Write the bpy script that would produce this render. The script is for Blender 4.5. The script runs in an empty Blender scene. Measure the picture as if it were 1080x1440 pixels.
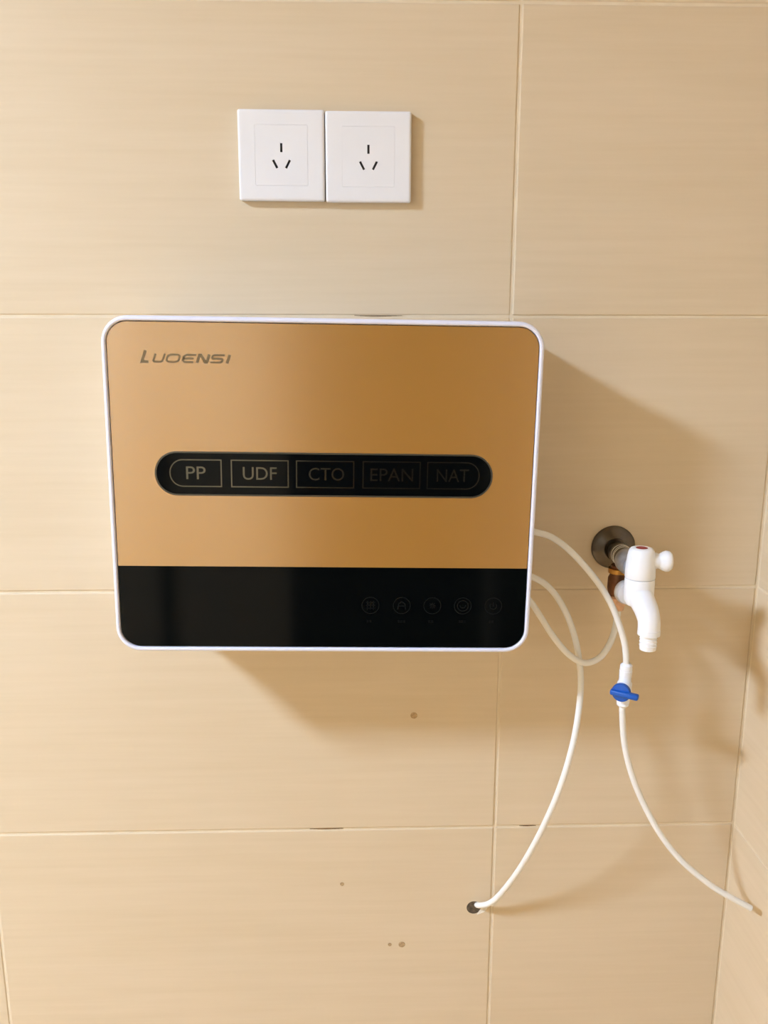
import bpy, bmesh, math, random
from mathutils import Vector, Matrix

random.seed(7)
scene = bpy.context.scene
COL = scene.collection
PI = math.pi
Z0 = 1.2                      # height above the floor of the tile joint behind the purifier's top edge

# ------------------------------------------------------------------ camera
cam_data = bpy.data.cameras.new('camera')
cam = bpy.data.objects.new('camera', cam_data)
COL.objects.link(cam)
cam_data.sensor_fit = 'VERTICAL'
cam_data.sensor_height = 36.0
cam_data.lens = 1253.957 / 1440.0 * 36.0
cam_data.clip_start = 0.01
yaw, pitch, roll = 0.0297, -0.2260, 0.0015
fwd = Vector((math.sin(yaw) * math.cos(pitch), math.cos(yaw) * math.cos(pitch), math.sin(pitch)))
rgt = Vector((math.cos(yaw), -math.sin(yaw), 0))
upv = rgt.cross(fwd)
r2 = math.cos(roll) * rgt + math.sin(roll) * upv
u2 = -math.sin(roll) * rgt + math.cos(roll) * upv
m3 = Matrix((r2, u2, -fwd)).transposed()
cam.matrix_world = Matrix.Translation((-0.1621, -0.9566, Z0 + 0.0095)) @ m3.to_4x4()
scene.camera = cam

# ------------------------------------------------------------------ world, exposure
world = bpy.data.worlds.new('world')
scene.world = world
world.use_nodes = True
world.node_tree.nodes['Background'].inputs[0].default_value = (1.0, 0.93, 0.85, 1)
world.node_tree.nodes['Background'].inputs[1].default_value = 0.2
vs = scene.view_settings
vs.view_transform = 'Standard'
vs.look = 'None'
vs.exposure = 0.0
vs.gamma = 1.0
vs.use_curve_mapping = False
LAMP = (-2.0, -1.17)         # the ceiling lamp, up and to the left of the camera
LAMP_STRENGTH = 282.0
LAMP_COLOR = (0.765, 1.03, 1.46)


# ------------------------------------------------------------------ materials
def lin(r, g, b):
    f = lambda c: (c / 255 / 12.92) if c / 255 <= 0.04045 else ((c / 255 + 0.055) / 1.055) ** 2.4
    return (f(r), f(g), f(b), 1)


def mat(name, col, rough=0.5, metal=0.0, spec=0.5, coat=0.0, noise=None, noise_scale=(30, 30, 30), amount=0.1, bump=0.0, coat_rough=0.03, coat_ior=1.5):
    m = bpy.data.materials.new(name)
    m.use_nodes = True
    nt = m.node_tree
    b = nt.nodes['Principled BSDF']
    b.inputs['Roughness'].default_value = rough
    b.inputs['Metallic'].default_value = metal
    b.inputs['Specular IOR Level'].default_value = spec
    b.inputs['Coat Weight'].default_value = coat
    b.inputs['Coat Roughness'].default_value = coat_rough
    b.inputs['Coat IOR'].default_value = coat_ior
    tc = nt.nodes.new('ShaderNodeTexCoord')
    mp = nt.nodes.new('ShaderNodeMapping')
    mp.inputs['Scale'].default_value = noise_scale
    nt.links.new(tc.outputs['Object'], mp.inputs['Vector'])
    nz = nt.nodes.new('ShaderNodeTexNoise')
    nz.inputs['Scale'].default_value = 1.0
    nz.inputs['Detail'].default_value = 4
    nt.links.new(mp.outputs['Vector'], nz.inputs['Vector'])
    cr = nt.nodes.new('ShaderNodeValToRGB')
    cr.color_ramp.elements[0].position = 0.3
    cr.color_ramp.elements[1].position = 0.7
    d = tuple(c * (1 - amount) for c in col[:3]) + (1,)
    e = tuple(min(1, c * (1 + amount)) for c in col[:3]) + (1,)
    cr.color_ramp.elements[0].color = noise or d
    cr.color_ramp.elements[1].color = e if noise is None else col
    nt.links.new(nz.outputs['Fac'], cr.inputs['Fac'])
    nt.links.new(cr.outputs['Color'], b.inputs['Base Color'])
    if bump:
        bp = nt.nodes.new('ShaderNodeBump')
        bp.inputs['Strength'].default_value = bump
        bp.inputs['Distance'].default_value = 0.001
        nt.links.new(nz.outputs['Fac'], bp.inputs['Height'])
        nt.links.new(bp.outputs['Normal'], b.inputs['Normal'])
    return m


def tile_material():
    """cream ceramic with fine horizontal streaks and a slow warm drift, a little different on each tile"""
    m = bpy.data.materials.new('beige_streaked_tile')
    m.use_nodes = True
    nt = m.node_tree
    L = nt.links.new
    b = nt.nodes['Principled BSDF']
    b.inputs['Roughness'].default_value = 0.38
    b.inputs['Specular IOR Level'].default_value = 0.35
    geo = nt.nodes.new('ShaderNodeNewGeometry')
    oi = nt.nodes.new('ShaderNodeObjectInfo')
    off = nt.nodes.new('ShaderNodeVectorMath')
    off.operation = 'MULTIPLY_ADD'
    comb = nt.nodes.new('ShaderNodeCombineXYZ')
    for k in range(3):
        L(oi.outputs['Random'], comb.inputs[k])
    L(comb.outputs[0], off.inputs[0])
    off.inputs[1].default_value = (7.3, 5.1, 9.7)
    L(geo.outputs['Position'], off.inputs[2])

    def noise(scale, detail):
        mp = nt.nodes.new('ShaderNodeMapping')
        mp.inputs['Scale'].default_value = scale
        L(off.outputs[0], mp.inputs['Vector'])
        n = nt.nodes.new('ShaderNodeTexNoise')
        n.inputs['Scale'].default_value = 1
        n.inputs['Detail'].default_value = detail
        n.inputs['Roughness'].default_value = 0.6
        L(mp.outputs[0], n.inputs['Vector'])
        return n.outputs['Fac']
    n1 = noise((5, 5, 130), 5)
    n2 = noise((2.5, 2.5, 14), 3)
    mx = nt.nodes.new('ShaderNodeMath')
    mx.operation = 'MULTIPLY_ADD'
    L(n1, mx.inputs[0])
    mx.inputs[1].default_value = 0.55
    mu = nt.nodes.new('ShaderNodeMath')
    mu.operation = 'MULTIPLY'
    L(n2, mu.inputs[0])
    mu.inputs[1].default_value = 0.45
    L(mu.outputs[0], mx.inputs[2])
    cr = nt.nodes.new('ShaderNodeValToRGB')
    cr.color_ramp.elements[0].position = 0.3
    cr.color_ramp.elements[1].position = 0.7
    cr.color_ramp.elements[0].color = TILE_A
    cr.color_ramp.elements[1].color = TILE_B
    L(mx.outputs[0], cr.inputs['Fac'])
    L(cr.outputs[0], b.inputs['Base Color'])
    bp = nt.nodes.new('ShaderNodeBump')
    bp.inputs['Strength'].default_value = 0.08
    bp.inputs['Distance'].default_value = 0.0006
    L(n1, bp.inputs['Height'])
    L(bp.outputs[0], b.inputs['Normal'])
    return m


TILE_A = lin(215, 193, 159)
TILE_B = lin(223, 202, 171)
M = {}
M['tile'] = tile_material()
M['grout'] = mat('cream_grout', lin(232, 214, 184), 0.85, noise=lin(224, 204, 172), noise_scale=(40, 40, 40))
M['plaster'] = mat('plaster', lin(180, 140, 84), 0.7, amount=0.03, noise_scale=(6, 6, 6))
M['white_wall'] = mat('white_wall_paint', lin(228, 214, 186), 0.7, amount=0.03, noise_scale=(6, 6, 6))
M['ceiling'] = mat('white_ceiling_paint', lin(212, 194, 164), 0.8, amount=0.02)
M['floor'] = mat('beige_floor_tile', lin(214, 174, 116), 0.5, amount=0.06, noise_scale=(5, 5, 5))
M['door'] = mat('added_door_brown', lin(46, 34, 26), 0.45, amount=0.25, noise_scale=(40, 40, 2))
M['added_strip'] = mat('added_strip_dark', lin(60, 55, 48), 0.5, amount=0.1)
M['white_plastic'] = mat('white_plastic', lin(238, 236, 240), 0.32, amount=0.01)
M['socket_plastic'] = mat('socket_white_plastic', lin(236, 232, 230), 0.35, amount=0.01)
M['slot_dark'] = mat('socket_contact_dark', lin(45, 40, 38), 0.6, amount=0.1)
M['rim'] = mat('white_rim_plastic', lin(232, 231, 245), 0.28, amount=0.01)
M['gold'] = mat('gold_backed_glass', lin(194, 138, 54), 0.35, metal=0.25, coat=1.0, coat_rough=0.2, coat_ior=2.9, amount=0.02, noise_scale=(3, 3, 3))
M['black_glass'] = mat('black_glass', lin(7, 9, 9), 0.07, spec=0.16, amount=0.05)
M['strip_border'] = mat('strip_border_grey', lin(92, 88, 76), 0.35, metal=0.6, amount=0.05)
M['print_silver'] = mat('silver_print', lin(122, 120, 110), 0.14, metal=1.0, amount=0.05)
M['logo'] = mat('logo_grey_print', lin(132, 112, 80), 0.4, metal=0.4, amount=0.05)
M['icon'] = mat('icon_dim_print', lin(13, 14, 14), 0.5, spec=0.15, amount=0.1)
M['hose'] = mat('white_hose', lin(240, 235, 226), 0.35, amount=0.015)
M['tap'] = mat('white_tap_plastic', lin(246, 244, 244), 0.3, amount=0.008)
M['red'] = mat('dark_red_disc', lin(150, 40, 42), 0.45, amount=0.08)
M['brass'] = mat('brass', lin(190, 140, 70), 0.32, metal=1.0, amount=0.15, noise_scale=(150, 150, 150))
M['shaded_brass'] = mat('brass_painted_shade', lin(112, 72, 44), 0.45, metal=0.7, amount=0.25, noise_scale=(200, 200, 200))  # brass with its shade painted into the brown base colour
M['copper'] = mat('copper_nut', lin(226, 180, 144), 0.4, metal=0.2, amount=0.1, noise_scale=(200, 200, 200))
M['steel'] = mat('grey_steel', lin(98, 90, 80), 0.28, metal=0.95, amount=0.15, noise_scale=(90, 90, 90))
M['galvanised'] = mat('galvanised_grey', lin(168, 168, 170), 0.4, metal=0.6, amount=0.15, noise_scale=(150, 150, 150))
M['ptfe'] = mat('white_thread_tape', lin(225, 218, 205), 0.6, amount=0.06, noise_scale=(300, 300, 300))
M['blue'] = mat('blue_plastic', lin(6, 86, 178), 0.35, amount=0.04)
M['hole_dark'] = mat('hole_mortar', lin(92, 78, 60), 0.95, amount=0.5, noise_scale=(200, 200, 200), bump=0.5)
M['filler'] = mat('pale_mortar', lin(238, 230, 214), 0.9, amount=0.12, noise_scale=(250, 250, 250), bump=0.4)
M['mark'] = mat('brown_plug', lin(178, 148, 108), 0.9, amount=0.3, noise_scale=(500, 500, 500))
M['dirt'] = mat('dirt_in_joint', lin(120, 92, 62), 0.95, amount=0.4, noise_scale=(150, 150, 150))


# ------------------------------------------------------------------ helpers
def tag(o, label, cat=None, group=None, kind=None):
    o['label'] = label
    if cat:
        o['category'] = cat
    if group:
        o['group'] = group
    if kind:
        o['kind'] = kind
    return o


def link(name, me, m, parent=None, loc=(0, 0, 0)):
    o = bpy.data.objects.new(name, me)
    COL.objects.link(o)
    if m is not None and not me.materials:
        me.materials.append(m)
    o.location = loc
    o.parent = parent
    return o


def empty(name, loc=(0, 0, 0), rot=(0, 0, 0)):
    o = bpy.data.objects.new(name, None)
    o.empty_display_size = 0.02
    COL.objects.link(o)
    o.location = loc
    o.rotation_euler = rot
    return o


def to_mesh(name, bm, smooth=None):
    bmesh.ops.remove_doubles(bm, verts=bm.verts, dist=1e-7)
    bmesh.ops.recalc_face_normals(bm, faces=bm.faces)
    me = bpy.data.meshes.new(name)
    bm.to_mesh(me)
    bm.free()
    if smooth is not None:
        for p in me.polygons:
            p.use_smooth = True
        me.set_sharp_from_angle(angle=math.radians(smooth))
    return me


def box(x0, x1, y0, y1, z0, z1, bevel=0.0, seg=2, bm=None):
    nb = bmesh.new()
    bmesh.ops.create_cube(nb, size=1)
    for v in nb.verts:
        v.co = Vector(((x0 + x1) / 2 + v.co.x * (x1 - x0), (y0 + y1) / 2 + v.co.y * (y1 - y0), (z0 + z1) / 2 + v.co.z * (z1 - z0)))
    if bevel:
        bmesh.ops.bevel(nb, geom=nb.edges[:], offset=bevel, segments=seg, affect='EDGES', profile=0.5)
    return join(nb, bm)


def join(nb, bm):
    if bm is None:
        return nb
    t = bpy.data.meshes.new('t')
    nb.to_mesh(t)
    nb.free()
    bm.from_mesh(t)
    bpy.data.meshes.remove(t)
    return bm


def lathe(profile, origin=(0, 0, 0), axis=(0, 0, 1), seg=32, bm=None, sx=1.0):
    """profile: (radius, height) pairs turned about axis through origin; ends closed"""
    nb = bmesh.new()
    q = Vector((0, 0, 1)).rotation_difference(Vector(axis).normalized())
    o = Vector(origin)
    rings = []
    for r, h in profile:
        if r < 1e-6:
            rings.append([nb.verts.new(o + q @ Vector((0, 0, h)))])
        else:
            rings.append([nb.verts.new(o + q @ Vector((sx * r * math.cos(2 * PI * k / seg), r * math.sin(2 * PI * k / seg), h))) for k in range(seg)])
    for a, b in zip(rings, rings[1:]):
        for k in range(seg):
            k2 = (k + 1) % seg
            if len(a) == 1 and len(b) > 1:
                nb.faces.new((a[0], b[k], b[k2]))
            elif len(b) == 1 and len(a) > 1:
                nb.faces.new((a[k], a[k2], b[0]))
            elif len(a) > 1:
                nb.faces.new((a[k], a[k2], b[k2], b[k]))
    for r in (rings[0], rings[-1]):
        if len(r) > 1:
            nb.faces.new(r)
    return join(nb, bm)


def catmull(pts, n=8):
    P = [Vector(p) for p in pts]
    P = [2 * P[0] - P[1]] + P + [2 * P[-1] - P[-2]]
    out = []
    for i in range(1, len(P) - 2):
        a, b, c, d = P[i - 1:i + 3]
        for k in range(n):
            t = k / n
            out.append(0.5 * ((2 * b) + (c - a) * t + (2 * a - 5 * b + 4 * c - d) * t * t + (3 * b - a - 3 * c + d) * t ** 3))
    out.append(P[-2])
    return out


def tube(path, rad, seg=14, bm=None, inner=None):
    """sweeps a circle along path (rad a number or a list); inner: bore radius and depth of an open far end"""
    nb = bmesh.new()
    n = len(path)
    R = rad if isinstance(rad, (list, tuple)) else [rad] * n
    t0 = (path[1] - path[0]).normalized()
    ref = t0.orthogonal().normalized()
    rings = []
    T = t0
    for i, p in enumerate(path):
        t = (path[min(i + 1, n - 1)] - path[max(i - 1, 0)]).normalized()
        ref = T.rotation_difference(t) @ ref
        ref = (ref - t * ref.dot(t)).normalized()
        T = t
        b = t.cross(ref)
        rings.append([nb.verts.new(p + R[i] * (math.cos(2 * PI * k / seg) * ref + math.sin(2 * PI * k / seg) * b)) for k in range(seg)])
    if inner:
        for rr, dd in ((inner[0], 0), (inner[0], -inner[1])):
            b = T.cross(ref)
            p = path[-1] + T * dd
            rings.append([nb.verts.new(p + rr * (math.cos(2 * PI * k / seg) * ref + math.sin(2 * PI * k / seg) * b)) for k in range(seg)])
    for a, b in zip(rings, rings[1:]):
        for k in range(seg):
            nb.faces.new((a[k], a[(k + 1) % seg], b[(k + 1) % seg], b[k]))
    nb.faces.new(rings[0])
    nb.faces.new(rings[-1])
    return join(nb, bm)


def rrect(hw, hh, r, n=10, cx=0, cz=0, rs=None):
    """rounded rectangle outline in X-Z; rs: radii of top-right, top-left, bottom-left, bottom-right"""
    rs = rs or (r, r, r, r)
    pts = []
    for q, (sx, sz) in enumerate(((1, 1), (-1, 1), (-1, -1), (1, -1))):
        rr = rs[q]
        for k in range(n + 1):
            a = PI / 2 * q + PI / 2 * k / n
            pts.append((cx + sx * (hw - rr) + rr * math.cos(a), cz + sz * (hh - rr) + rr * math.sin(a)))
            if rr < 1e-7:
                break
    return pts


def loft(rings, cap0=True, cap1=True, bm=None):
    """rings: list of (outline in X-Z, y)"""
    nb = bmesh.new()
    V = [[nb.verts.new((x, y, z)) for x, z in pts] for pts, y in rings]
    n = len(V[0])
    for a, b in zip(V, V[1:]):
        for k in range(n):
            nb.faces.new((a[k], a[(k + 1) % n], b[(k + 1) % n], b[k]))
    if cap0:
        nb.faces.new(V[0])
    if cap1:
        nb.faces.new(V[-1])
    return join(nb, bm)


def plate(outer, holes, y_front, y_back, bm=None):
    """flat plate in X-Z with real holes through it"""
    nb = bmesh.new()
    edges = []
    loops = []
    for pts in [outer] + list(holes):
        vs_ = [nb.verts.new((x, y_front, z)) for x, z in pts]
        loops.append(vs_)
        for k in range(len(vs_)):
            edges.append(nb.edges.new((vs_[k], vs_[(k + 1) % len(vs_)])))
    bmesh.ops.triangle_fill(nb, use_beauty=True, use_dissolve=False, edges=edges, normal=(0, -1, 0))
    front = nb.faces[:]
    ex = bmesh.ops.extrude_face_region(nb, geom=front)
    for v in [g for g in ex['geom'] if isinstance(g, bmesh.types.BMVert)]:
        v.co.y = y_back
    return join(nb, bm)


def circle(cx, cz, r, n=28):
    return [(cx + r * math.cos(2 * PI * k / n), cz + r * math.sin(2 * PI * k / n)) for k in range(n)]


def ring_plate(outer, inner, y_front, y_back, bm=None):
    return loft([(outer, y_back), (outer, y_front), (inner, y_front), (inner, y_back)], cap0=False, cap1=False, bm=bm)


def stroke(pts, w, y_front, y_back, bm=None):
    """a mitred line of width w in X-Z, extruded"""
    P = [Vector(p) for p in pts]
    Lp, Rp = [], []
    for i, p in enumerate(P):
        d1 = (p - P[i - 1]).normalized() if i else None
        d2 = (P[i + 1] - p).normalized() if i < len(P) - 1 else None
        d1 = d1 or d2
        d2 = d2 or d1
        n1 = Vector((-d1.y, d1.x))
        n2 = Vector((-d2.y, d2.x))
        m = (n1 + n2)
        m = m / max(m.length, 1e-6)
        s = w / 2 / max(0.5, m.dot(n1))
        Lp.append(p + m * s)
        Rp.append(p - m * s)
    nb = bmesh.new()
    f = [[nb.verts.new((q.x, y, q.y)) for q in S] for y in (y_front, y_back) for S in (Lp, Rp)]
    for i in range(len(P) - 1):
        for a, b in ((f[0], f[1]), (f[2], f[3]), (f[0], f[2]), (f[1], f[3])):
            nb.faces.new((a[i], a[i + 1], b[i + 1], b[i]))
    nb.faces.new((f[0][0], f[1][0], f[3][0], f[2][0]))
    nb.faces.new((f[0][-1], f[1][-1], f[3][-1], f[2][-1]))
    return join(nb, bm)


def text_mesh(name, s, x0, x1, z0, z1, y_front, y_back):
    cu = bpy.data.curves.new(name, 'FONT')
    cu.body = s
    cu.resolution_u = 4
    o = bpy.data.objects.new(name, cu)
    COL.objects.link(o)
    bpy.context.view_layer.update()
    dg = bpy.context.evaluated_depsgraph_get()
    me = bpy.data.meshes.new_from_object(o.evaluated_get(dg))
    bpy.data.objects.remove(o)
    bpy.data.curves.remove(cu)
    bm = bmesh.new()
    bm.from_mesh(me)
    bpy.data.meshes.remove(me)
    bmesh.ops.remove_doubles(bm, verts=bm.verts, dist=1e-5)
    xs = [v.co.x for v in bm.verts]
    ys = [v.co.y for v in bm.verts]
    for v in bm.verts:
        a = (v.co.x - min(xs)) / (max(xs) - min(xs))
        c = (v.co.y - min(ys)) / (max(ys) - min(ys))
        v.co = Vector((x0 + a * (x1 - x0), y_front, z0 + c * (z1 - z0)))
    ex = bmesh.ops.extrude_face_region(bm, geom=bm.faces[:])
    for v in [g for g in ex['geom'] if isinstance(g, bmesh.types.BMVert)]:
        v.co.y = y_back
    return to_mesh(name, bm)


# ------------------------------------------------------------------ the room
XL, XR = -3.0, 0.2911
YF = -2.2
HC = 2.4
TW, TH, GAP = 0.6, 0.3, 0.0024
GROUT_Y = 0.0010

HOLE = (-0.0225, Z0 - 0.7105, 0.0088)
wall = link('wall_back', to_mesh('wall_back', plate([(XL, 0), (XR + 0.1, 0), (XR + 0.1, HC), (XL, HC)], [circle(*HOLE)], GROUT_Y, 0.12)), M['grout'])
tag(wall, 'cream streaked tiled wall behind the water purifier', kind='structure')

BEV = 0.0014
full_me = to_mesh('tile', box(-TW / 2 + GAP / 2, TW / 2 - GAP / 2, 0, 0.006, -TH / 2 + GAP / 2, TH / 2 - GAP / 2, BEV))
cut_w = XR - 0.0018
cut_me = to_mesh('tile', box(GAP / 2, cut_w, 0, 0.006, -TH / 2 + GAP / 2, TH / 2 - GAP / 2, BEV))


def lippage():
    return random.uniform(-0.00025, 0.0002)


rows = [(k + 0.5) * TH for k in range(8)]
for zi, z in enumerate(rows):
    for c in range(5):
        x = -TW / 2 - c * TW
        if zi == 1 and c == 0:
            # the tile the hose hole was drilled through, a bevelled plate with a real hole
            bm = plate([(x - TW / 2 + GAP / 2, z - TH / 2 + GAP / 2), (x + TW / 2 - GAP / 2, z - TH / 2 + GAP / 2),
                        (x + TW / 2 - GAP / 2, z + TH / 2 - GAP / 2), (x - TW / 2 + GAP / 2, z + TH / 2 - GAP / 2)], [circle(*HOLE)], 0, 0.006)
            xa, xb, za, zb = x - TW / 2 + GAP / 2, x + TW / 2 - GAP / 2, z - TH / 2 + GAP / 2, z + TH / 2 - GAP / 2
            on = lambda v: abs(v.co.x - xa) < 1e-6 or abs(v.co.x - xb) < 1e-6 or abs(v.co.z - za) < 1e-6 or abs(v.co.z - zb) < 1e-6
            ed = [e for e in bm.edges if all(abs(v.co.y) < 1e-6 and on(v) for v in e.verts) and (abs(e.verts[0].co.x - e.verts[1].co.x) < 1e-6 or abs(e.verts[0].co.z - e.verts[1].co.z) < 1e-6)]
            bmesh.ops.bevel(bm, geom=ed, offset=BEV, segments=2, affect='EDGES', profile=0.5)
            t = link('tile', to_mesh('tile', bm), M['tile'], wall)
            drilled = t
            continue
        t = link('tile', full_me, M['tile'], wall, (x, lippage(), z))
        t.rotation_euler = (random.uniform(-0.0012, 0.0012), 0, random.uniform(-0.0006, 0.0006))
        if c == 0 and zi == 2:
            marked = t
    t = link('tile', cut_me, M['tile'], wall, (0, lippage(), z))
    t.rotation_euler = (random.uniform(-0.0010, 0.0010), 0, 0)

# mortar pocket in the hole, its pale filler smear, and the small plugged screw holes
hx, hz, hr = HOLE
lining = link('hole_lining', to_mesh('hole_lining', lathe([(hr, -0.0002), (hr, -0.03), (hr * 0.7, -0.045), (0, -0.047), (0, -0.05), (hr + 0.002, -0.05), (hr + 0.002, -0.007), (hr, -0.0065)], (hx, 0.0, hz), (0, -1, 0), 28), 40), M['hole_dark'], drilled)
sm = [(hx + 0.004, hz - 0.0102), (hx + 0.0085, hz - 0.0085), (hx + 0.0135, hz - 0.006), (hx + 0.017, hz - 0.001), (hx + 0.015, hz + 0.0025), (hx + 0.0105, hz + 0.003), (hx + 0.0085, hz - 0.002), (hx + 0.0055, hz - 0.007)]
link('filler_smear', to_mesh('filler_smear', plate(sm, [], -0.0004, 0.0002)), M['filler'], drilled)


def mark(x, z, r, parent):
    o = link('plugged_hole', to_mesh('plugged_hole', lathe([(r, -0.0002), (r * 0.92, 0.0004), (r * 0.5, 0.0006), (0, 0.0003)], (0, 0, 0), (0, -1, 0), 14), 40), M['mark'], parent)
    o.matrix_parent_inverse = Matrix.Identity(4)
    o.location = Vector((x, 0, z)) - Vector(parent.location)
    return o


mark(-0.0985, Z0 - 0.4536, 0.0042, marked)
mark(-0.1840, Z0 - 0.6745, 0.0026, drilled)
mark(-0.1108, Z0 - 0.7610, 0.0042, drilled)
mark(-0.1258, Z0 - 0.7607, 0.0024, drilled)
# dark crumbs of dirt caught in the joints
for (xa, xb, zz) in ((-0.222, -0.182, -0.6), (-0.165, -0.115, 0.0), (0.03, 0.05, -0.6)):
    bm = bmesh.new()
    n = 9
    for k in range(n):
        a, b = xa + (xb - xa) * k / n, xa + (xb - xa) * (k + 1) / n
        h = 0.0007 * math.sin(PI * (k + 0.5) / n) + 0.0002
        box(a, b, 0.0004, 0.0016, Z0 + zz + 0.0009 - h, Z0 + zz + 0.0009, bm=bm)
    link('joint_dirt', to_mesh('joint_dirt', bm), M['dirt'], wall)

# right wall, tiles turned to face left
wr = link('wall_right', to_mesh('wall_right', box(XR + GROUT_Y, XR + 0.1, -1.22, GROUT_Y, 0, HC, bm=box(XR + GROUT_Y, XR + 0.1, YF, -1.22, 2.1, HC))), M['grout'])
tag(wr, 'cream tiled side wall at the right edge', kind='structure')
for z in rows:
    for c in range(2):
        y = -0.0012 - TW / 2 - c * TW
        t = link('tile', full_me, M['tile'], wr, (XR, y, z))
        t.rotation_euler = (0, 0, -PI / 2 + random.uniform(-0.0005, 0.0005))

wl = link('wall_left', to_mesh('wall_left', box(XL - 0.1, XL, YF, 0.1, 0, HC)), M['plaster'])
tag(wl, 'plain cream wall on the left of the room', kind='structure')
DX0, DX1, DH = -0.395, 0.27, 2.05
wf = link('wall_front', to_mesh('wall_front', box(XL, DX0, YF - 0.1, YF, 0, HC, bm=box(DX1, XR, YF - 0.1, YF, 0, HC, bm=box(DX0, DX1, YF - 0.1, YF, DH, HC)))), M['white_wall'])
tag(wf, 'plain white wall behind the viewer', kind='structure')
fl = link('floor', to_mesh('floor', box(XL - 0.1, XR + 0.1, YF - 0.1, 0.1, -0.1, 0)), M['floor'])
tag(fl, 'beige tiled floor', kind='structure')
ce = link('ceiling', to_mesh('ceiling', box(XL - 0.1, XR + 0.1, YF - 0.1, 0.1, HC, HC + 0.1)), M['ceiling'])
tag(ce, 'white painted ceiling', kind='structure')
dr = link('added_door_1', to_mesh('added_door_1', box(DX0, DX1, YF - 0.06, YF - 0.02, 0, DH, 0.002)), M['door'])  # added unseen door, gives the gold panel something dark to reflect
tag(dr, 'added dark brown door behind the viewer, darkening the gold reflection', kind='structure')
for z0, z1 in ((0.15, 0.95), (1.1, 1.9)):
    link('added_door_panel', to_mesh('added_door_panel', box(DX0 + 0.12, DX1 - 0.12, YF - 0.02, YF - 0.012, z0, z1, 0.004)), M['door'], dr)
link('added_door_handle', to_mesh('added_door_handle', lathe([(0.022, 0), (0.022, 0.006), (0.008, 0.008), (0.008, 0.04), (0.024, 0.045), (0.022, 0.06), (0, 0.062)], (DX0 + 0.06, YF - 0.02, 1.0), (0, 1, 0), 20), 40), M['steel'], dr)
d2 = link('added_door_2', to_mesh('added_door_2', box(XR + 0.03, XR + 0.07, YF, -1.22, 0, 2.1, 0.002)), M['door'])  # added unseen door, darkens the gold's right side and cuts side-wall bounce
tag(d2, 'added dark brown door in the side wall, outside the view', kind='structure')
for z0, z1 in ((0.15, 0.95), (1.1, 1.95)):
    link('added_door_panel', to_mesh('added_door_panel', box(XR + 0.022, XR + 0.03, YF + 0.12, -1.34, z0, z1, 0.004)), M['door'], d2)
tr = link('added_strip_1', to_mesh('added_strip_1', box(-0.835, -0.795, YF, YF + 0.02, 0, HC - 0.001, 0.003)), M['added_strip'])  # added unseen strip, for a dark stripe reflected in the black glass
tag(tr, 'added dark vertical strip on the wall behind the viewer', kind='structure')

# ------------------------------------------------------------------ ceiling lamp (gives the light)
lamp = empty('ceiling_light', (LAMP[0], LAMP[1], HC))
tag(lamp, 'square white ceiling light panel up to the left', 'ceiling light')
fr = bmesh.new()
LW = 0.17
for a in ((-LW - 0.015, LW + 0.015, -LW - 0.015, -LW), (-LW - 0.015, LW + 0.015, LW, LW + 0.015), (-LW - 0.015, -LW, -LW, LW), (LW, LW + 0.015, -LW, LW)):
    box(a[0], a[1], a[2], a[3], -0.105, 0, bm=fr)
link('frame', to_mesh('frame', fr), M['white_plastic'], lamp)
em = bpy.data.materials.new('lamp_diffuser')
em.use_nodes = True
pb = em.node_tree.nodes['Principled BSDF']
pb.inputs['Emission Color'].default_value = LAMP_COLOR + (1,)
pb.inputs['Emission Strength'].default_value = LAMP_STRENGTH
link('diffuser', to_mesh('diffuser', box(-LW, LW, -LW, LW, -0.1, -0.09)), em, lamp)

# ------------------------------------------------------------------ water purifier
PC = (-0.1945, Z0 - 0.1635)
pur = empty('water_purifier', (PC[0], 0, PC[1]), (0, math.radians(0.85), 0))
tag(pur, 'wall-hung water purifier with gold and black glass front and white rim', 'water purifier')
HW, HH, RR = 0.2047, 0.1627, 0.0245


def ins(d):
    return rrect(HW - d, HH - d, max(RR - d, 0.001), 12)


body = link('body', to_mesh('body', loft([(ins(0.009), -0.0008), (ins(0.006), -0.004), (ins(0.005), -0.060), (ins(0.0035), -0.098), (ins(0.0035), -0.108)]), 40), M['white_plastic'], pur)
rim_me = to_mesh('rim', loft([(ins(0.0036), -0.098), (ins(0.0006), -0.0985), (ins(0), -0.1), (ins(0), -0.1165), (ins(0.0006), -0.1188), (ins(0.0018), -0.1200), (ins(0.0034), -0.1200), (ins(0.0043), -0.1192), (ins(0.0046), -0.118), (ins(0.0046), -0.108), (ins(0.0036), -0.098)], False, False), 50)
link('rim', rim_me, M['rim'], pur)
PY = -0.1184                                   # face of the glass
pi_ = 0.0054
ZB = -0.0748                                   # where gold meets black
pr = RR - pi_
hw = HW - pi_
top, bot = HH - pi_, -(HH - pi_)
gold_o = rrect(hw, (top - ZB) / 2, 0, 12, 0, (top + ZB) / 2, (pr, pr, 0, 0))
SX0, SX1, SZ0, SZ1 = -0.1605, 0.1615, -0.0047, 0.0380
scx, scz, shw, shh = (SX0 + SX1) / 2, (SZ0 + SZ1) / 2, (SX1 - SX0) / 2, (SZ1 - SZ0) / 2
strip_hole = rrect(shw, shh, shh - 0.00001, 14, scx, scz)
gp = link('gold_panel', to_mesh('gold_panel', plate(gold_o, [strip_hole], PY, PY + 0.005)), M['gold'], pur)
tag(gp, 'gold glass upper panel')
blk_o = rrect(hw, (ZB - 0.0002 - bot) / 2, 0, 12, 0, (ZB - 0.0002 + bot) / 2, (0, 0, pr, pr))
bp_ = link('black_panel', to_mesh('black_panel', plate(blk_o, [], PY, PY + 0.005)), M['black_glass'], pur)
tag(bp_, 'black glass lower panel with faint icons')

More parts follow.
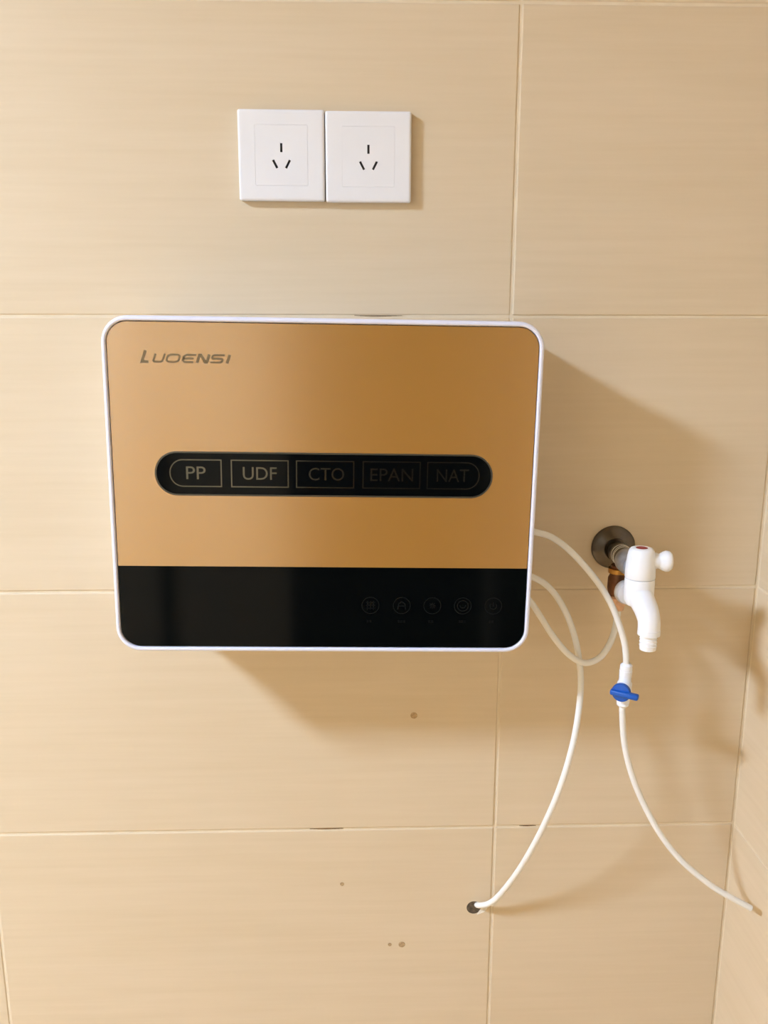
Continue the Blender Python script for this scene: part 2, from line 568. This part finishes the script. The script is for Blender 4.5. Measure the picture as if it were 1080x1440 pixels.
# the black display strip with five outlined filter stages
so = lambda d: rrect(shw - d, shh - d, shh - d - 0.00001, 14, scx, scz)
strip = link('display_strip', to_mesh('display_strip', plate(so(0.0016), [], PY + 0.0002, PY + 0.005)), M['black_glass'], pur)
tag(strip, 'black rounded strip naming five filter stages')
link('strip_border', to_mesh('strip_border', ring_plate(so(0.0001), so(0.0016), PY - 0.0001, PY + 0.004)), M['strip_border'], strip)
SY = PY + 0.0002
stages = [('PP', -0.1466, -0.0972, -0.1309, -0.1125, 'L'), ('UDF', -0.0886, -0.0338, -0.0773, -0.0452, ''), ('CTO', -0.0269, 0.0286, -0.0148, 0.0190, ''),
          ('EPAN', 0.0365, 0.0920, 0.0440, 0.0850, ''), ('NAT', 0.0981, 0.1488, 0.1075, 0.1385, 'R')]
for s, a, b, ta, tb, end in stages:
    w2, h2, w = (b - a) / 2, 0.01335, 0.0011
    big = h2 - 0.0005
    rs = {'L': (0, big, big, 0), 'R': (big, 0, 0, big), '': (0, 0, 0, 0)}[end]
    ri = tuple(max(0, r - w) for r in rs)
    o1 = rrect(w2, h2, 0, 10, (a + b) / 2, 0.0172, rs)
    o2 = rrect(w2 - w, h2 - w, 0, 10, (a + b) / 2, 0.0172, ri)
    link('stage_outline', to_mesh('stage_outline', ring_plate(o1, o2, SY - 0.00015, SY + 0.0005)), M['print_silver'], strip)
    t = link('stage_lettering', text_mesh('stage_lettering', s, ta, tb, 0.0113, 0.0236, SY - 0.00015, SY + 0.0004), M['print_silver'], strip)
    tag(t, 'silver letters ' + s)

# the maker's wide slanted lettering
logo = bmesh.new()
lw = 0.0019
letters = {'L': [[(0, 11), (0, 0.6), (6.2, 0.6)]],
           'U': [[(0, 8), (0, 1.6), (1.2, 0.7), (7.2, 0.7), (8.4, 1.6), (8.4, 8)]],
           'O': [[(2.0, 0.7), (0, 2.2), (0, 5.8), (2.0, 7.3), (9.0, 7.3), (11, 5.8), (11, 2.2), (9.0, 0.7), (2.0, 0.7)]],
           'E': [[(11.3, 7.3), (2.6, 7.3), (0.3, 5.6), (0.3, 2.4), (2.6, 0.7), (10.6, 0.7)], [(0.3, 4.0), (9.8, 4.0)]],
           'N': [[(0, 0), (0, 7.2), (1.4, 7.2), (7.4, 0.8), (8.8, 0.8), (8.8, 8)]],
           'S': [[(11.2, 7.3), (1.6, 7.3), (0.4, 6.4), (0.4, 5.0), (1.6, 4.1), (9.4, 4.1), (10.6, 3.2), (10.6, 1.6), (9.4, 0.7), (0, 0.7)]],
           'I': [[(0, 0), (0, 8)]]}
cur = [('L', 0.6), ('U', 10.8), ('O', 22.6), ('E', 37.0), ('N', 51.2), ('S', 63.2), ('I', 78.8)]
for ch, ox in cur:
    for pts in letters[ch]:
        sp = [(-0.1688 + (ox + x + 0.36 * y) / 1000, 0.1206 + y / 1000) for x, y in pts]
        vert = ch in 'LNI'
        stroke(sp, 0.0026 if vert else lw, PY - 0.00012, PY + 0.0003, logo)
lo = link('logo_lettering', to_mesh('logo_lettering', logo), M['logo'], gp)
tag(lo, 'grey slanted maker lettering at the upper left')

# five dim round touch icons with tiny captions
for k, cx in enumerate((0.0458, 0.0767, 0.1070, 0.1373, 0.1677)):
    cz = -0.1138
    bm = ring_plate(circle(cx, cz, 0.0088), circle(cx, cz, 0.0081), PY - 0.0001, PY + 0.0003)
    ya, yb = PY - 0.0001, PY + 0.0003
    s = 0.001
    if k == 0:
        for q in (-3, 0, 3):
            stroke([(cx - 4.5 * s, cz + q * s), (cx + 4.5 * s, cz + q * s)], 0.0009, ya, yb, bm)
            stroke([(cx + q * s, cz - 4.5 * s), (cx + q * s, cz + 4.5 * s)], 0.0009, ya, yb, bm)
    elif k == 1:
        stroke([(cx - 4 * s, cz - 4 * s), (cx - 3 * s, cz + 2 * s), (cx, cz + 4 * s), (cx + 3 * s, cz + 2 * s), (cx + 4 * s, cz - 4 * s)], 0.001, ya, yb, bm)
        stroke([(cx - 3 * s, cz - 0.5 * s), (cx + 3 * s, cz - 0.5 * s)], 0.001, ya, yb, bm)
    elif k == 2:
        for q in range(4):
            a = q * PI / 4
            stroke([(cx - 3.2 * s * math.cos(a), cz - 3.2 * s * math.sin(a)), (cx + 3.2 * s * math.cos(a), cz + 3.2 * s * math.sin(a))], 0.0008, ya, yb, bm)
    elif k == 3:
        ring_plate(circle(cx, cz, 0.0058), circle(cx, cz, 0.0050), ya, yb, bm)
        stroke([(cx - 3 * s, cz + 0.5 * s), (cx - 1.5 * s, cz - 2 * s), (cx + 1.5 * s, cz - 2 * s), (cx + 3 * s, cz + 0.5 * s)], 0.0009, ya, yb, bm)
    else:
        stroke([(cx, cz - 0.5 * s), (cx, cz + 4 * s)], 0.001, ya, yb, bm)
        stroke([(cx + 3.4 * s * math.sin(a_), cz - 3.4 * s * math.cos(a_)) for a_ in [(-2.3 + 4.6 * j / 10) for j in range(11)]], 0.0008, ya, yb, bm)
    ic = link('touch_icon', to_mesh('touch_icon', bm), M['icon'], bp_)
    cb = bmesh.new()
    for q in (-2.6, 0, 2.6)[:(2 + k % 2)]:
        for h in (-1.0, 0.0, 1.0):
            stroke([(cx + (q - 1.0) * s, cz - 0.0165 + h * s), (cx + (q + 1.0) * s, cz - 0.0165 + h * s)], 0.00045, ya, yb, cb)
    link('icon_caption', to_mesh('icon_caption', cb), M['icon'], bp_)

# quick-connect ports on the right flank where the three hoses leave
for (py, pz) in ((-0.060, -0.0545), (-0.050, -0.1045), (-0.050, -0.1235)):
    link('hose_port', to_mesh('hose_port', lathe([(0.0065, 0), (0.0065, 0.003), (0.0055, 0.004), (0, 0.004)], (HW - 0.0053, py, pz), (1, 0, 0), 20), 40), M['white_plastic'], pur)


# ------------------------------------------------------------------ power sockets
def make_socket(label, x0, ztop, rz):
    root = empty('power_socket', (x0 + 0.043, 0, ztop - 0.043), (0, rz, 0))
    tag(root, label, 'power socket', 'pair of sockets above the purifier')
    f = lambda d, y: (rrect(0.0429 - d, 0.0429 - d, 0.0022, 5), y)
    IW, IH = 0.0262, 0.0285
    cov = loft([f(0.0012, -0.0003), f(0.0, -0.0012), f(0.0, -0.0065), f(0.0004, -0.0080), f(0.0016, -0.0088), f(0.003, -0.009)], True, False)
    # front sheet with the opening for the insert
    front = plate(rrect(0.0399, 0.0399, 0.0022, 5), [rrect(IW, IH, 0.001, 3)], -0.009, -0.0075, bm=None)
    join(front, cov)
    link('cover_plate', to_mesh('cover_plate', cov), M['socket_plastic'], root)

    def slot(cx, cz, ang, l, w):
        c, s = math.cos(ang), math.sin(ang)
        return [(cx + a * c - b * s, cz + a * s + b * c) for a, b in ((-w, -l), (w, -l), (w, l), (-w, l))]
    slots = [slot(0, 0.0072, 0, 0.0043, 0.00115), slot(-0.0064, -0.0082, math.radians(28), 0.0044, 0.00115), slot(0.0064, -0.0082, math.radians(-28), 0.0044, 0.00115)]
    ip = plate(rrect(IW - 0.00012, IH - 0.00012, 0.0009, 3), slots, -0.00895, -0.0070)
    link('insert', to_mesh('insert', ip), M['socket_plastic'], root)
    for sl in slots:
        xs = sum(p[0] for p in sl) / 4
        zs = sum(p[1] for p in sl) / 4
        big = [(xs + (p[0] - xs) * 1.25, zs + (p[1] - zs) * 1.1) for p in sl]
        link('contact_slot', to_mesh('contact_slot', plate(big, [], -0.0065, -0.004)), M['slot_dark'], root)
    return root


make_socket('left white three-pin wall socket of the pair', -0.2797, Z0 + 0.1996, math.radians(0.25))
make_socket('right white three-pin wall socket of the pair', -0.1930, Z0 + 0.1986, math.radians(0.0))

# ------------------------------------------------------------------ pipe fitting behind the tap
EX, EZ = 0.1229, Z0 - 0.2520
fit = empty('pipe_fitting', (EX, 0, EZ))
tag(fit, 'metal pipe tee with dark round wall flange behind the white tap', 'pipe fitting')
AX = (0, -1, 0)
link('wall_flange', to_mesh('wall_flange', lathe([(0.0246, 0.0004), (0.0246, 0.002), (0.0238, 0.0032), (0.0205, 0.0060), (0.0150, 0.0085), (0.0128, 0.0105), (0.0125, 0.013), (0.0098, 0.0132), (0.0098, 0.0004)], (0, 0, 0), AX, 40), 40), M['steel'], fit)
link('nipple', to_mesh('nipple', lathe([(0.0095, 0.001), (0.0095, 0.026)], (0, 0, 0), AX, 28), 40), M['steel'], fit)
tee = lathe([(0.0095, 0.024), (0.0122, 0.0245), (0.0122, 0.030), (0.0112, 0.031), (0.0112, 0.046), (0.0122, 0.047), (0.0122, 0.052), (0.009, 0.0525)], (0, 0, 0), AX, 28)
teeo = link('tee_body', to_mesh('tee_body', tee, 40), M['steel'], fit)
th = bmesh.new()
for k in range(3):
    h = 0.0335 + k * 0.0042
    lathe([(0.0110, 0), (0.0116, 0.0002), (0.0116, 0.0007), (0.0110, 0.0009)], (0, -h, 0), (0.10 * (1 if k % 2 else -0.4), -1, 0.14 - 0.04 * k), 28, th)
link('thread_tape', to_mesh('thread_tape', th, 50), M['ptfe'], fit)
# branch going down
BXo, BYo = -0.0035, -0.037
link('branch_ring', to_mesh('branch_ring', lathe([(0.0085, -0.013), (0.0108, -0.0135), (0.0108, -0.0185), (0.0085, -0.019)], (BXo, BYo, 0), (0, 0, 1), 24), 40), M['brass'], fit)
link('branch_valve', to_mesh('branch_valve', lathe([(0.0080, -0.010), (0.0085, -0.020), (0.0105, -0.0245), (0.0108, -0.036), (0.0095, -0.041), (0.0080, -0.046)], (BXo, BYo, 0), (0, 0, 1), 24), 40), M['shaded_brass'], fit)
link('branch_knob', to_mesh('branch_knob', lathe([(0.004, 0.006), (0.0045, 0.012), (0.0112, 0.0135), (0.0132, 0.017), (0.0132, 0.022), (0.0115, 0.026), (0.006, 0.0275), (0, 0.028)], (BXo + 0.0035, BYo, -0.0345), (0.05, -1, 0), 28), 40), M['white_plastic'], fit)
link('outlet_nut', to_mesh('outlet_nut', lathe([(0.0078, -0.044), (0.0098, -0.0455), (0.0098, -0.050), (0.0075, -0.0535), (0.0062, -0.060), (0.0035, -0.0605)], (BXo + 0.001, BYo - 0.003, 0), (0, 0, 1), 12), 25), M['copper'], fit)

# ------------------------------------------------------------------ white plastic tap
TX, TY = 0.1275, -0.085
tap = empty('water_tap', (TX, TY, EZ))
tag(tap, 'white plastic tap with red disc on top and side lever', 'tap')
link('inlet_collar', to_mesh('inlet_collar', lathe([(0.0090, 0.0528), (0.0134, 0.0532), (0.0134, 0.064), (0.0118, 0.066), (0.0112, 0.078)], (EX - TX, -TY, 0), AX, 28), 40), M['galvanised'], tap)
bd = lathe([(0.0135, -0.0095), (0.0150, -0.0100), (0.0152, -0.012), (0.0152, -0.029), (0.0146, -0.034), (0.0120, -0.0385), (0.006, -0.0405), (0, -0.041)], (0, 0, 0), (0, 0, 1), 36)
sp = catmull([(0, 0.002, -0.024), (0.0004, -0.010, -0.0305), (0.001, -0.0235, -0.0365), (0.0018, -0.0310, -0.0445), (0.0020, -0.0325, -0.0535), (0.0020, -0.0328, -0.0570)], 8)
n_ = len(sp)
tube(sp, [0.0138 + (0.0110 - 0.0138) * min(1, i / (n_ * 0.6)) for i in range(n_)], 28, bd)
link('body', to_mesh('body', bd, 40), M['tap'], tap)
nz = lathe([(0.0092, 0.001), (0.0112, 0.0005), (0.0112, -0.0048), (0.0085, -0.0053), (0.0083, -0.0085), (0.0088, -0.009), (0.0083, -0.0096), (0.0083, -0.0120), (0.0088, -0.0125), (0.0083, -0.0131), (0.0083, -0.0155), (0.0088, -0.0160), (0.0083, -0.0166), (0.0081, -0.0206), (0.0068, -0.0212), (0.0066, -0.012), (0, -0.011)], (0.0020, -0.0328, -0.0545), (0, 0, 1), 28)
link('nozzle', to_mesh('nozzle', nz, 30), M['tap'], tap)
cap = link('handle_cap', to_mesh('handle_cap', lathe([(0.0150, -0.0092), (0.0154, -0.0086), (0.0150, 0.004), (0.0138, 0.0145), (0.0128, 0.0190), (0.0112, 0.0214), (0.0085, 0.0222), (0.0062, 0.0222), (0.006, 0.0214), (0, 0.0214)], (0, 0, 0), (0, 0, 1), 36), 40), M['tap'], tap)
link('red_disc', to_mesh('red_disc', lathe([(0.0060, 0.0212), (0.0060, 0.0221), (0.0052, 0.0224), (0, 0.0224)], (0, 0, 0), (0, 0, 1), 24), 40), M['red'], cap)
lv = lathe([(0.0090, 0.009), (0.0085, 0.0145), (0.0078, 0.0170), (0.0080, 0.0188), (0.0098, 0.0220), (0.0109, 0.0250), (0.0106, 0.0282), (0.0088, 0.0305), (0.0045, 0.0315), (0, 0.0317)], (0, 0, 0.0088), (1, -0.05, -0.03), 28)
link('lever', to_mesh('lever', lv, 50), M['tap'], cap)

# ------------------------------------------------------------------ hoses
HR = 0.0034


def hose(label, pts, **kw):
    base = Vector(pts[-1])
    base.z += Z0
    path = [p + Vector((0, 0, Z0)) - base for p in catmull(pts, 8)]
    o = link('hose', to_mesh('hose', tube(path, HR, 14, **kw), 60), M['hose'], None, base)
    tag(o, label, 'hose')
    return o


hose('upper white hose arching from the purifier down into the blue-handled valve',
     [(0.0070, -0.06, -0.2155), (0.0219, -0.06, -0.2189), (0.0393, -0.06, -0.2244), (0.0581, -0.062, -0.2378), (0.0766, -0.064, -0.2568), (0.0930, -0.066, -0.2773),
      (0.1050, -0.068, -0.2972), (0.1132, -0.07, -0.3164), (0.1210, -0.07, -0.3397), (0.1240, -0.07, -0.3600), (0.1243, -0.07, -0.3700)])
hose('white hose curving from below the blue-handled valve to an open end at lower right',
     [(0.1232, -0.07, -0.4090), (0.1234, -0.07, -0.4200), (0.1279, -0.07, -0.4555), (0.1375, -0.072, -0.4914), (0.1523, -0.075, -0.5264), (0.1732, -0.08, -0.5632),
      (0.1977, -0.085, -0.5932), (0.2301, -0.09, -0.6200), (0.2543, -0.093, -0.6346), (0.2754, -0.095, -0.6463)], inner=(0.0021, 0.02))
hose('long white hose running from the purifier down into the wall hole',
     [(0.0062, -0.05, -0.2660), (0.0228, -0.05, -0.2708), (0.0403, -0.049, -0.2816), (0.0568, -0.048, -0.3029), (0.0701, -0.047, -0.3318), (0.0782, -0.049, -0.364), (0.0797, -0.058, -0.3976), (0.0715, -0.074, -0.4443), (0.0586, -0.08, -0.496), (0.0431, -0.072, -0.5528), (0.0251, -0.052, -0.6154), (0.0084, -0.028, -0.6669), (-0.0043, -0.0155, -0.6923), (-0.0158, -0.0065, -0.7027), (-0.0195, 0.006, -0.7085), (-0.0215, 0.03, -0.7100)])
hose('white hose hanging in a low loop between the purifier and the metal tee',
     [(0.0060, -0.05, -0.2845), (0.0216, -0.0505, -0.2979), (0.0334, -0.052, -0.3150), (0.0476, -0.056, -0.3367), (0.0637, -0.059, -0.3552), (0.0812, -0.060, -0.3653),
      (0.0984, -0.057, -0.3609), (0.1095, -0.053, -0.3475), (0.1168, -0.0465, -0.3320), (0.1202, -0.041, -0.3170), (0.1204, -0.040, -0.3080)])

# ------------------------------------------------------------------ inline valve with the blue handle
VX, VY, VZ = 0.1237, -0.07, Z0 - 0.3905
va = empty('inline_valve', (VX, VY, VZ), (0, math.radians(1.5), math.radians(-30)))
tag(va, 'small white inline valve with a blue turning handle', 'valve')
vb = lathe([(0.0050, 0.017), (0.0062, 0.015), (0.0066, 0.008), (0.0078, 0.006), (0.0078, -0.006), (0.0066, -0.008), (0.0062, -0.012), (0.0050, -0.014)], (0, 0, 0), (0, 0, 1), 24)
lathe([(0.0065, 0.0), (0.0065, 0.0105)], (0, 0, 0), (0, -1, 0), 24, vb)
link('valve_body', to_mesh('valve_body', vb, 40), M['tap'], va)
for z0, z1 in ((0.0125, 0.0285), (-0.0085, -0.0215)):
    d = 1 if z1 > z0 else -1
    link('collar', to_mesh('collar', lathe([(0.0050, z0), (0.0066, z0 + 0.0005 * d), (0.0068, z0 + 0.008 * d), (0.0063, z0 + 0.0085 * d), (0.0066, z0 + 0.0095 * d), (0.0064, z1 - 0.002 * d), (0.0042, z1), (0.0034, z1)], (0, 0, 0), (0, 0, 1), 24), 40), M['tap'], va)
hd = link('handle', to_mesh('handle', lathe([(0.0075, 0.0098), (0.0098, 0.0102), (0.0102, 0.0115), (0.0102, 0.0140), (0.0096, 0.0155), (0.0060, 0.0162), (0, 0.0164)], (0, 0, 0), (0, -1, 0), 32), 40), M['blue'], va)
gr = box(-0.0108, 0.0190, -0.0200, -0.0125, -0.0030, 0.0030, 0.0018, 3)
bmesh.ops.rotate(gr, verts=gr.verts, cent=(0, 0, 0), matrix=Matrix.Rotation(math.radians(1), 3, 'Y'))
link('grip', to_mesh('grip', gr, 40), M['blue'], hd)
